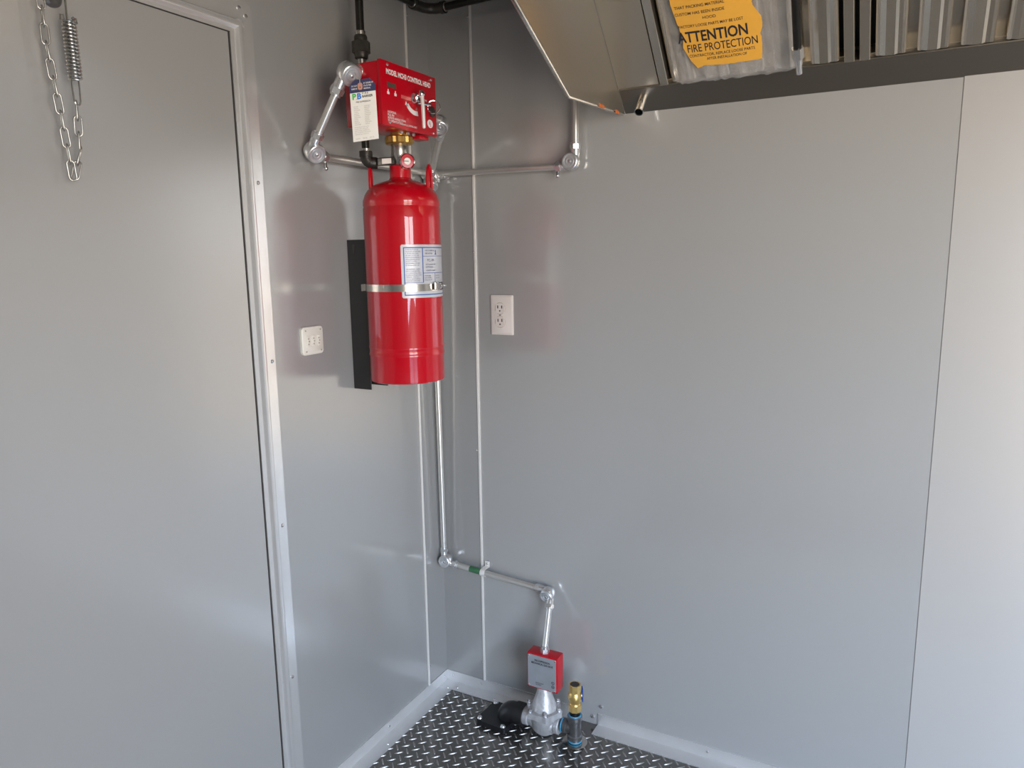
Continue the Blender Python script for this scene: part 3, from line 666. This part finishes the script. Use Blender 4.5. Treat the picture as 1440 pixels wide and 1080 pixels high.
g = G(); g.rings([[Fs(a, b_, 0) for a, b_ in rrect(0.072, 0.067, 0.009)], [Fs(a, b_, 0.006) for a, b_ in rrect(0.072, 0.067, 0.009)], [Fs(a, b_, 0.0085) for a, b_ in rrect(0.066, 0.061, 0.007)]]); g.build('plate', 'whitesw', sw, 40)
for k in (-1, 0, 1):
    rk = G().box((k * 0.0175 - 0.0055, -0.013, 0.0080), (k * 0.0175 + 0.0055, 0.013, 0.0105), 0.0012, 2, Fs).build('rocker', 'whitesw', sw)
    g = G()
    for q in range(3): g.box((k * 0.0175 - 0.0025 + 0.002 * (q % 2), -0.009 + q * 0.0065, 0.0104), (k * 0.0175 + 0.0015 + 0.002 * (q % 2), -0.0055 + q * 0.0065, 0.0107), 0, 1, Fs)
    g.build('symbol', 'beige', rk, 0)
screws(sw, [Fs(a, b_, 0.0085) for a in (-0.025, 0.025) for b_ in (-0.025, 0.025)], X, 0.0022, 'screw', 'beige')

# ------------------------------------------------------------------ exhaust hood
XH0, XH1 = 0.597, 2.6
hd = thing('exhaust_hood', 'brushed stainless exhaust hood hanging on the right wall', 'hood', (1.85, -0.3, 1.72))
YP = lambda a, h, t: V((t, a, h))
poly = [(-0.001, 1.734), (-0.339, 1.718), (-0.584, 1.843), (-0.76, 1.933), (-0.76, ZC - 0.004), (-0.001, ZC - 0.004)]
G().prism(poly, YP, XH0 - 0.012, XH0).build('end_panel', 'ss', hd, 0)
G().prism(poly, YP, XH1, XH1 + 0.012).build('end_panel', 'ss', hd, 0)
G().tube([(XH0 - 0.006, a, h) for a, h in poly[:5]], 0.0042, 8).build('end_hem', 'ssb', hd)
G().box((XH0, -0.76, 1.933), (XH1, -0.752, ZC - 0.004)).build('front_panel', 'ss', hd, 0)
G().box((XH0, -0.752, ZC - 0.012), (XH1, -0.001, ZC - 0.004)).build('top_panel', 'ss', hd, 0)
FP = frame((0, 0, 1.734), X, (0, -1, 1))          # a = x, b = up the filter slope, c = out towards the cook
VT = 0.066
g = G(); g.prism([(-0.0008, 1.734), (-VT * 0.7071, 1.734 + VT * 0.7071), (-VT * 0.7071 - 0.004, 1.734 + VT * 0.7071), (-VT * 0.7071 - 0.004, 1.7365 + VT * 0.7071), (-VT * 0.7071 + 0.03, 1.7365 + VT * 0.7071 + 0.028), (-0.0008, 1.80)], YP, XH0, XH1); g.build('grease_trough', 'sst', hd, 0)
g = G(); g.box((XH0, VT, -0.006), (0.700, 0.54, -0.001), 0, 1, FP); g.build('filler_panel', 'ss', hd, 0)
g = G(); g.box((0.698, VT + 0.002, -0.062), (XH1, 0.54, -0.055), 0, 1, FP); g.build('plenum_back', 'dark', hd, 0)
g = G(); g.box((XH0, 0.535, -0.06), (XH1, 0.548, 0.002), 0, 1, FP); g.build('filter_rail', 'ss', hd, 0)
G().tube([FP(XH0 + 0.001, 0.0, 0.001), FP(XH0 + 0.001, 0.535, 0.001)], 0.0016, 6).build('seam', 'ssb', hd)
# drain stub on the trough
q0, q1 = FP(0.655, 0.040, -0.005), FP(0.655, 0.036, 0.052)
g = G(); n = 20; u_, v_, d_ = basis(q1 - q0)
ring = lambda p, r: [p + (u_ * math.cos(t) + v_ * math.sin(t)) * r for t in (2 * PI * k / n for k in range(n))]
g.rings([ring(q0, 0.0110), ring(q1, 0.0110), ring(q1, 0.0088), ring(q0, 0.0088)], False, True); dr = g.build('drain_stub', 'chrome', hd, 40)
G().cyl(q0 + d_ * 0.02, q0 + d_ * 0.021, 0.008, seg=16).build('bore', 'slot', dr)
for px_, w_ in ((-0.145, 0.030), (-0.045, 0.022)):  # thin orange marks laid along the lower edge of the end panel
    G().box((XH0, px_ - w_, 1.7275 + (-px_) * -0.03), (XH0 + 0.0015, px_, 1.7345 + (-px_) * -0.03)).build('orange_mark', 'orange', hd, label='small orange mark')

# filters
def filter_unit(label, x0, x1):
    t = thing('baffle_filter', label, 'grease filter', FP((x0 + x1) / 2, VT, 0), 'stainless baffle filters in the hood')
    v0, v1 = VT + 0.002, 0.535
    g = G(); g.box((x0, v0, -0.045), (x0 + 0.020, v1, 0.004), 0.001, 1, FP); g.build('side_rail', 'ssf', t, 0)
    g = G(); g.box((x1 - 0.020, v0, -0.045), (x1, v1, 0.004), 0.001, 1, FP); g.build('side_rail', 'ssf', t, 0)
    g = G(); g.box((x0 + 0.020, v0, -0.045), (x1 - 0.020, v0 + 0.006, -0.012), 0.0008, 1, FP); g.build('end_rail', 'ssf', t, 0)
    g = G(); g.box((x0 + 0.020, v1 - 0.02, -0.045), (x1 - 0.020, v1, 0.003), 0.0008, 1, FP); g.build('end_rail', 'ssf', t, 0)
    nb = 5; pitch = (x1 - x0 - 0.04) / nb
    for k in range(nb):
        c = x0 + 0.020 + pitch * (k + 0.5); h = pitch * 0.37
        prof = [(-h, -0.020), (-h, -0.001), (-h + 0.004, 0.002), (-h + 0.008, 0.0005), (-h * 0.35, 0.0045), (h * 0.25, 0.0045), (h * 0.45, 0.0012), (h - 0.008, 0.003), (h - 0.003, 0.002), (h, -0.001), (h, -0.020),
                (h - 0.0016, -0.020), (h - 0.0016, -0.004), (-h + 0.0016, -0.004), (-h + 0.0016, -0.020)]
        g = G(); g.rings([[FP(c + a, v, d) for a, d in prof] for v in (v0 + 0.006, v1 - 0.018)]); g.build('baffle', 'ssf', t, 20)
    for k in range(nb - 1):
        c = x0 + 0.020 + pitch * (k + 1); h = pitch * 0.19
        g = G(); g.rings([[FP(c + a, v, d) for a, d in ((-h, -0.016), (-h, -0.042), (h, -0.042), (h, -0.016), (h - 0.0015, -0.016), (h - 0.0015, -0.040), (-h + 0.0015, -0.040), (-h + 0.0015, -0.016))] for v in (v0 + 0.006, v1 - 0.018)]); g.build('rear_baffle', 'ssf', t, 0)
    return t
filter_unit('stainless baffle filter behind the plastic wrap and orange notice', 0.704, 1.129)
filter_unit('bare stainless baffle filter right of the nozzle', 1.139, 1.564)
filter_unit('stainless baffle filter at the right edge of the photo', 1.574, 1.999)

# plastic bag with the amber notice
bag = thing('plastic_wrap', 'crinkled clear plastic wrap lying on the left filter', 'plastic wrap', FP(0.88, 0.08, 0.01))
def sheet(u0, u1, v0, v1, nu, nv, c0, amp, sd, scale=16):
    g = G(); vv = {}
    for i in range(nu + 1):
        for j in range(nv + 1):
            a, b_ = u0 + (u1 - u0) * i / nu, v0 + (v1 - v0) * j / nv
            ed = min(i, nu - i) / nu * 2
            w = noise.noise(V((a * scale * 2.2, b_ * scale * 0.8, sd))) + 0.6 * noise.noise(V((a * scale * 5, b_ * scale * 2, sd + 3)))
            bl_ = min(1.0, ed * 5)
            jit = 0.006 * noise.noise(V((i * 0.4, j * 0.4, sd + 9)))
            vv[i, j] = g.bm.verts.new(FP(a + jit, b_ + jit, c0 * (0.35 + 0.65 * bl_) + amp * w * bl_))
    for i in range(nu):
        for j in range(nv): g.bm.faces.new((vv[i, j], vv[i + 1, j], vv[i + 1, j + 1], vv[i, j + 1]))
    return g
sheet(0.745, 1.014, 0.072, 0.50, 60, 70, 0.014, 0.006, 1.0).build('front_film', 'film', bag, 60, recalc=False)
sheet(0.745, 1.014, 0.072, 0.50, 40, 46, 0.0062, 0.0006, 5.0).build('back_film', 'film', bag, 60, recalc=False)
nt_ = thing('notice_sticker', 'torn amber paper notice about loose parts on the plastic wrap', 'notice', FP(0.86, 0.12, 0.02))
out = [(0.790, 0.146), (0.797, 0.128), (0.806, 0.114), (0.822, 0.121), (0.850, 0.118), (0.880, 0.116), (0.905, 0.117), (0.921, 0.124), (0.928, 0.117), (0.934, 0.124), (0.948, 0.118), (0.951, 0.150), (0.949, 0.175),
       (0.955, 0.190), (0.953, 0.215), (0.944, 0.232), (0.938, 0.248), (0.946, 0.262), (0.950, 0.34), (0.770, 0.345), (0.772, 0.27), (0.779, 0.225), (0.784, 0.185), (0.782, 0.168)]
curl = lambda a, b_, c=0.0: FP(a, b_, 0.0235 + c + 0.0035 * math.sin((a - 0.77) * 16) + 0.0015 * math.sin(b_ * 30))
pg = []
for k in range(len(out)):
    p, q = V(out[k]), V(out[(k + 1) % len(out)])
    m_ = max(1, int((q - p).length / 0.008))
    for i in range(m_):
        w = p.lerp(q, i / m_); j = 0.0011
        pg.append((w.x + random.uniform(-j, j), w.y + random.uniform(-j, j)))
def inside(a, b_):
    c = False
    for k in range(len(pg)):
        (x1, y1), (x2, y2) = pg[k], pg[k - 1]
        if (y1 > b_) != (y2 > b_) and a < (x2 - x1) * (b_ - y1) / (y2 - y1) + x1: c = not c
    return c
g = G(); bm = g.bm
top_v = [bm.verts.new((a, b_, 0)) for a, b_ in pg]; f_ = bm.faces.new(top_v)
bmesh.ops.triangulate(bm, faces=[f_]); bmesh.ops.subdivide_edges(bm, edges=[e_ for e_ in bm.edges if e_.calc_length() > 0.02], cuts=4, use_grid_fill=True)
ex = bmesh.ops.extrude_face_region(bm, geom=bm.faces[:])
for v_e in [q for q in ex['geom'] if isinstance(q, bmesh.types.BMVert)]: v_e.co.z = -0.0006
for v_e in bm.verts: v_e.co = curl(v_e.co.x, v_e.co.y, v_e.co.z)
sp_ = g.build('paper', 'amber', nt_, 30)
g = G()
g.text('ATTENTION', 0.0355, curl, 0.7735, 0.1795, 0.0004, bold=0.022, sx=0.765)
g.text('FIRE PROTECTION', 0.0265, curl, 0.7895, 0.1545, 0.0004, bold=0.004, sx=0.70)
g.text('CONTRACTOR, REPLACE LOOSE PARTS', 0.0093, curl, 0.792, 0.1425, 0.0004, bold=0.006, sx=0.86)
g.text('AFTER INSTALLATION OF', 0.0088, curl, 0.830, 0.1325, 0.0004, bold=0.006, sx=0.86)
g.text('FACTORY LOOSE PARTS MAY BE LOST', 0.0093, curl, 0.7800, 0.2140, 0.0004, bold=0.004, sx=0.86)
g.text('HOOD', 0.0093, curl, 0.8350, 0.2295, 0.0004, bold=0.004)
g.text('CUSTOM HAS BEEN INSIDE', 0.0093, curl, 0.7765, 0.2430, 0.0004, bold=0.004, sx=0.95)
g.text('THAT PACKING MATERIAL', 0.0093, curl, 0.7785, 0.2580, 0.0004, bold=0.004, sx=0.95)
g.build('lettering', 'ink', sp_, 0, recalc=False)

# nozzle in front of the filter
nz = thing('spray_nozzle', 'chrome spray nozzle hanging from a dark pipe under the hood', 'nozzle', (1.02, -0.10, 1.77))
q = FP(1.024, 0.140, 0.045); dn = (FP(1.025, 0.060, 0.045) - q).normalized()
G().cyl(q + V((0, 0, 0.0)), FP(1.030, 0.47, 0.040), 0.0085, seg=16).build('supply_pipe', 'bpipe', nz)
g = G(); g.hexa(q - dn * 0.004, q + dn * 0.020, 0.0125); g.cyl(q + dn * 0.020, q + dn * 0.034, 0.0085, seg=16); g.cyl(q + dn * 0.034, q + dn * 0.056, 0.0068, seg=16); g.build('nozzle_body', 'cast', nz, 30)

# ------------------------------------------------------------------ gas valve group on the floor
YA = -0.105
gv = thing('gas_valve', 'grey cast gas valve carrying a red box by the right wall', 'gas valve', (0.41, YA, 0.0))
ax_ = (0.4085, YA, 0)
G().lathe([(0.0180, 0.152), (0.0190, 0.146), (0.0225, 0.130), (0.0350, 0.094), (0.0380, 0.088), (0.0380, 0.082)], ax_, Z, 32).build('bonnet', 'castdull', gv)
flg = []
for k in range(48):
    t = 2 * PI * k / 48; flg.append((0.4085 + (0.049 + 0.008 * max(0, math.cos(6 * t)) ** 2) * math.cos(t), YA + (0.049 + 0.008 * max(0, math.cos(6 * t)) ** 2) * math.sin(t)))
G().prism(flg, lambda a, b_, c: V((a, b_, c)), 0.066, 0.084).build('flange', 'castdull', gv, 40)
for k in range(6):
    t = 2 * PI * k / 6; c = V((0.4085 + 0.049 * math.cos(t), YA + 0.049 * math.sin(t), 0))
    g = G(); g.cyl(c + Z * 0.084, c + Z * 0.086, 0.0070, seg=14); g.hexa(c + Z * 0.086, c + Z * 0.094, 0.0060); g.build('bolt', 'screw', gv, 30)
g = G(); g.lathe([(0.024, -0.066), (0.027, -0.064), (0.027, -0.048), (0.023, -0.045), (0.028, -0.03), (0.034, 0.0), (0.028, 0.03), (0.023, 0.036), (0.026, 0.038), (0.026, 0.050), (0.024, 0.052)], (0.4085, YA, 0.040), X, 32)
g.lathe([(0.022, 0.004), (0.036, 0.020), (0.044, 0.067)], ax_, Z, 32); g.build('valve_body', 'castdull', gv, 40)
rb = G().box((0.364, YA - 0.020, 0.150), (0.460, YA + 0.022, 0.257), 0.002, 2).build('actuator_box', 'redbox', gv, label='red actuator box')
Fg = frame((0.364, YA - 0.020, 0.150), X, Z)
fp_ = G().prism(rrect(0.089, 0.099, 0.002, 3, 0.048, 0.0535), Fg, 0.0, 0.0016).build('faceplate', 'plate', rb, 0, label='grey printed faceplate')
screws(fp_, [Fg(a, b_, 0.0016) for a in (0.007, 0.089) for b_ in (0.0075, 0.0995)], (0, -1, 0), 0.0030)
g = G(); g.text('FIRE SUPPRESSION', 0.0082, Fg, 0.049, 0.0855, 0.0019, 'CENTER', 0.03, 0.72); g.text('MECHANICAL GAS VALVE', 0.0082, Fg, 0.049, 0.0770, 0.0019, 'CENTER', 0.03, 0.72)
g.build('lettering', 'ink', fp_, 0, recalc=False); g = G(); g.text('MANUAL RESET', 0.0046, Fg, 0.028, 0.0180, 0.0019, bold=0.01, sx=0.8); g.text('REQUIRED', 0.0046, Fg, 0.028, 0.0125, 0.0019, bold=0.01, sx=0.8)
g.build('fine_print', 'ink', fp_, 0, recalc=False)
g = G()
for cz in (0.031, 0.019): g.torus(Fg(0.083, cz, 0.0018), (0, -1, 0), 0.0042, 0.0007, 16, 4)
g.text('UL', 0.0048, Fg, 0.083, 0.0293, 0.0019, 'CENTER', 0.02, 0.8); g.text('FM', 0.0045, Fg, 0.083, 0.0173, 0.0019, 'CENTER', 0.02, 0.8); g.build('listing_mark', 'ink', fp_, 0, recalc=False)
g = G(); g.hexa((0.412, YA, 0.256), (0.412, YA, 0.270), 0.0135); g.cyl((0.412, YA, 0.270), (0.412, YA, 0.278), 0.0115, seg=16); g.build('compression_nut', 'cast', gv, 30)
# black floor flange with elbow
bf = thing('floor_flange', 'black square floor flange with elbow feeding the gas valve', 'pipe flange', (0.265, -0.108, 0))
ang = math.radians(-4); Ff = frame((0.262, -0.112, 0.0015), (math.cos(ang), math.sin(ang), 0), (-math.sin(ang), math.cos(ang), 0))
G().prism(rrect(0.104, 0.108, 0.010), Ff, 0.0, 0.016).build('flange', 'black', bf, 40)
screws(bf, [Ff(a, b_, 0.016) for a, b_ in ((-0.042, -0.044), (0.040, -0.044), (-0.042, 0.044), (0.040, 0.044))], Z, 0.0085, 'bolt')
e0 = V((0.286, YA, 0.012)); cpts = [e0] + [e0 + Z * (0.006 + 0.020 * math.sin(t)) + X * 0.026 * (1 - math.cos(t)) for t in (PI / 2 * k / 6 for k in range(7))] + [V((0.345, YA, 0.038))]
g = G(); g.tube(cpts, [0.031] * 3 + [0.031] * 4 + [0.030] * 2, 24); g.cyl((0.318, YA, 0.038), (0.346, YA, 0.038), 0.0335, seg=28); g.build('elbow', 'black', bf, 40)
# tee and brass valve
XT = 0.5055
te = thing('pipe_tee', 'grey iron pipe tee with blue thread tape standing on the floor', 'pipe tee', (XT, YA, 0))
g = G(); g.cyl((XT, YA, 0.001), (XT, YA, 0.014), 0.0165, seg=20); g.lathe([(0.0195, 0.012), (0.0215, 0.014), (0.0215, 0.026), (0.0185, 0.029), (0.0185, 0.071), (0.0215, 0.074), (0.0215, 0.086), (0.0195, 0.088)], (XT, YA, 0), Z, 28); g.lathe([(0.017, -0.010), (0.017, -0.022), (0.0205, -0.024), (0.0205, -0.034), (0.018, -0.035)], (XT, YA, 0.045), X, 24); g.build('tee_body', 'iron', te, 40)
G().torus((XT, YA, 0.0095), Z, 0.0180, 0.0032, 28, 8).build('thread_tape', 'tape', te)
G().torus((XT, YA, 0.0885), Z, 0.0165, 0.0026, 28, 8).build('thread_tape', 'tape', te)
G().torus((XT - 0.0375, YA, 0.045), X, 0.0185, 0.0030, 28, 8).build('thread_tape', 'tape', te)
G().lathe([(0.014, 0.0012), (0.036, 0.0012), (0.036, 0.004), (0.030, 0.005), (0.014, 0.005)], (XT, YA, 0), Z, 36).build('floor_ring', 'ssb', te)
G().cyl((XT, YA, 0.088), (XT, YA, 0.106), 0.0135, seg=20).build('nipple', 'bpipe', te)
bv = thing('brass_valve', 'small brass ball valve with blue handle on top of the tee', 'valve', (XT, YA, 0.10))
g = G(); g.cyl((XT, YA, 0.103), (XT, YA, 0.122), 0.0190, seg=8); g.lathe([(0.0165, 0.121), (0.0150, 0.127), (0.0185, 0.137), (0.0200, 0.146), (0.0185, 0.155), (0.0160, 0.162)], (XT, YA, 0), Z, 24)
g.lathe([(0.0180, 0.161), (0.0180, 0.183), (0.0140, 0.183), (0.0130, 0.165)], (XT, YA, 0), Z, 8, True); g.build('valve_body', 'brass', bv, 30)
G().cyl((XT, YA, 0.176), (XT, YA, 0.1832), 0.0133, seg=18).build('port', 'slot', bv)
hdv = V((0.86, 0.5, 0)).normalized()
G().cyl(V((XT, YA, 0.148)) + hdv * 0.012, V((XT, YA, 0.150)) + hdv * 0.022, 0.0085, seg=14).build('stem', 'brass', bv)
Fh = frame(V((XT, YA, 0.152)) + hdv * 0.0215, V((-0.5, 0.86, 0)), Z)
g = G(); g.box((-0.010, -0.020, -0.0015), (0.010, 0.020, 0.0015), 0.0012, 2, Fh); g.build('handle', 'bluevinyl', bv, label='blue handle')

# ------------------------------------------------------------------ door chain with spring
dc = thing('door_chain', 'zinc door check chain with coil spring hanging on the door', 'chain', (0.035, -1.09, 1.52))
def link_mesh():
    g = G(); pts = []; L, Wd = 0.0105, 0.0055
    for k in range(8):
        t = PI * k / 7; pts.append((Wd * math.cos(t), 0, L + Wd * math.sin(t)))
    for k in range(8):
        t = PI + PI * k / 7; pts.append((Wd * math.cos(t), 0, -L + Wd * math.sin(t)))
    g.tube(pts, 0.00145, 6, closed=True)
    bmesh.ops.recalc_face_normals(g.bm, faces=g.bm.faces[:])
    me = bpy.data.meshes.new('link'); g.bm.to_mesh(me); g.bm.free(); me.materials.append(MT['chainm'])
    for p in me.polygons: p.use_smooth = True
    return me
LINK = link_mesh()
def chain(pts, pitch=0.0262, ph=0):
    # walk along polyline
    seg = [(V(pts[i]), V(pts[i + 1])) for i in range(len(pts) - 1)]; tot = sum((b_ - a).length for a, b_ in seg); n = max(1, round(tot / pitch))
    for k in range(n):
        s = (k + 0.5) * tot / n
        for a, b_ in seg:
            l = (b_ - a).length
            if s <= l: break
            s -= l
        p = a.lerp(b_, min(1, s / l)); d = (b_ - a).normalized()
        q = Z.rotation_difference(d)
        m4 = Matrix.Translation(p) @ q.to_matrix().to_4x4() @ Matrix.Rotation(math.radians(20 + 90 * ((k + ph) % 2)), 4, 'Z')
        o = bpy.data.objects.new('link', LINK); COL.objects.link(o)
        loc = m4.to_translation(); o.rotation_euler = m4.to_euler(); o.location = loc; attach(o, dc)
chain([(0.030, -1.118, 1.83), (0.030, -1.1165, 1.72), (0.030, -1.106, 1.62), (0.030, -1.097, 1.518)])
chain([(0.034, -1.0800, 1.640), (0.032, -1.0815, 1.562), (0.030, -1.094, 1.520)], ph=1)
g = G(); pts = []; turns = 17
s0, s1 = V((0.040, -1.0822, 1.768)), V((0.040, -1.0812, 1.674))
for k in range(turns * 12 + 1):
    t = 2 * PI * k / 12; q = k / (turns * 12); c = s0.lerp(s1, q); pts.append(c + V((math.cos(t), math.sin(t), 0)) * 0.0098)
g.tube(pts, 0.0017, 6); g.build('spring', 'chainm', dc)
g = G()
for s_ in (-1, 1):
    g.tube([(0.040 + s_ * 0.001, -1.0815 + s_ * 0.0045, 1.640), (0.040, -1.0818 + s_ * 0.0060, 1.66), (0.040, -1.0818 + s_ * 0.0060, 1.764), (0.040, -1.0818 + s_ * 0.0085, 1.773), (0.040, -1.0818 + s_ * 0.0125, 1.772), (0.040, -1.0818 + s_ * 0.0135, 1.764)], 0.0015, 6)
g.tube([(0.040, -1.0860, 1.640), (0.040, -1.0838, 1.636), (0.040, -1.0792, 1.636), (0.040, -1.0770, 1.640)], 0.0015, 6); g.build('draw_wire', 'chainm', dc)
g = G(); g.tube([(0.038, -1.0828, 1.70), (0.038, -1.0828, 1.806)], 0.0018, 6); g.build('hook_wire', 'chainm', dc)
g = G(); g.lathe([(0.016, 0), (0.016, 0.004), (0.012, 0.008), (0, 0.008)], (0.004, -1.0845, 1.806), X, 24); g.cyl((0.01, -1.0845, 1.806), (0.040, -1.0835, 1.806), 0.004, seg=10); g.build('eye_plate', 'iron', dc)
g = G(); g.cyl((0.003, -1.118, 1.84), (0.034, -1.118, 1.84), 0.004, seg=10); g.build('eye_bolt', 'zinc', dc)
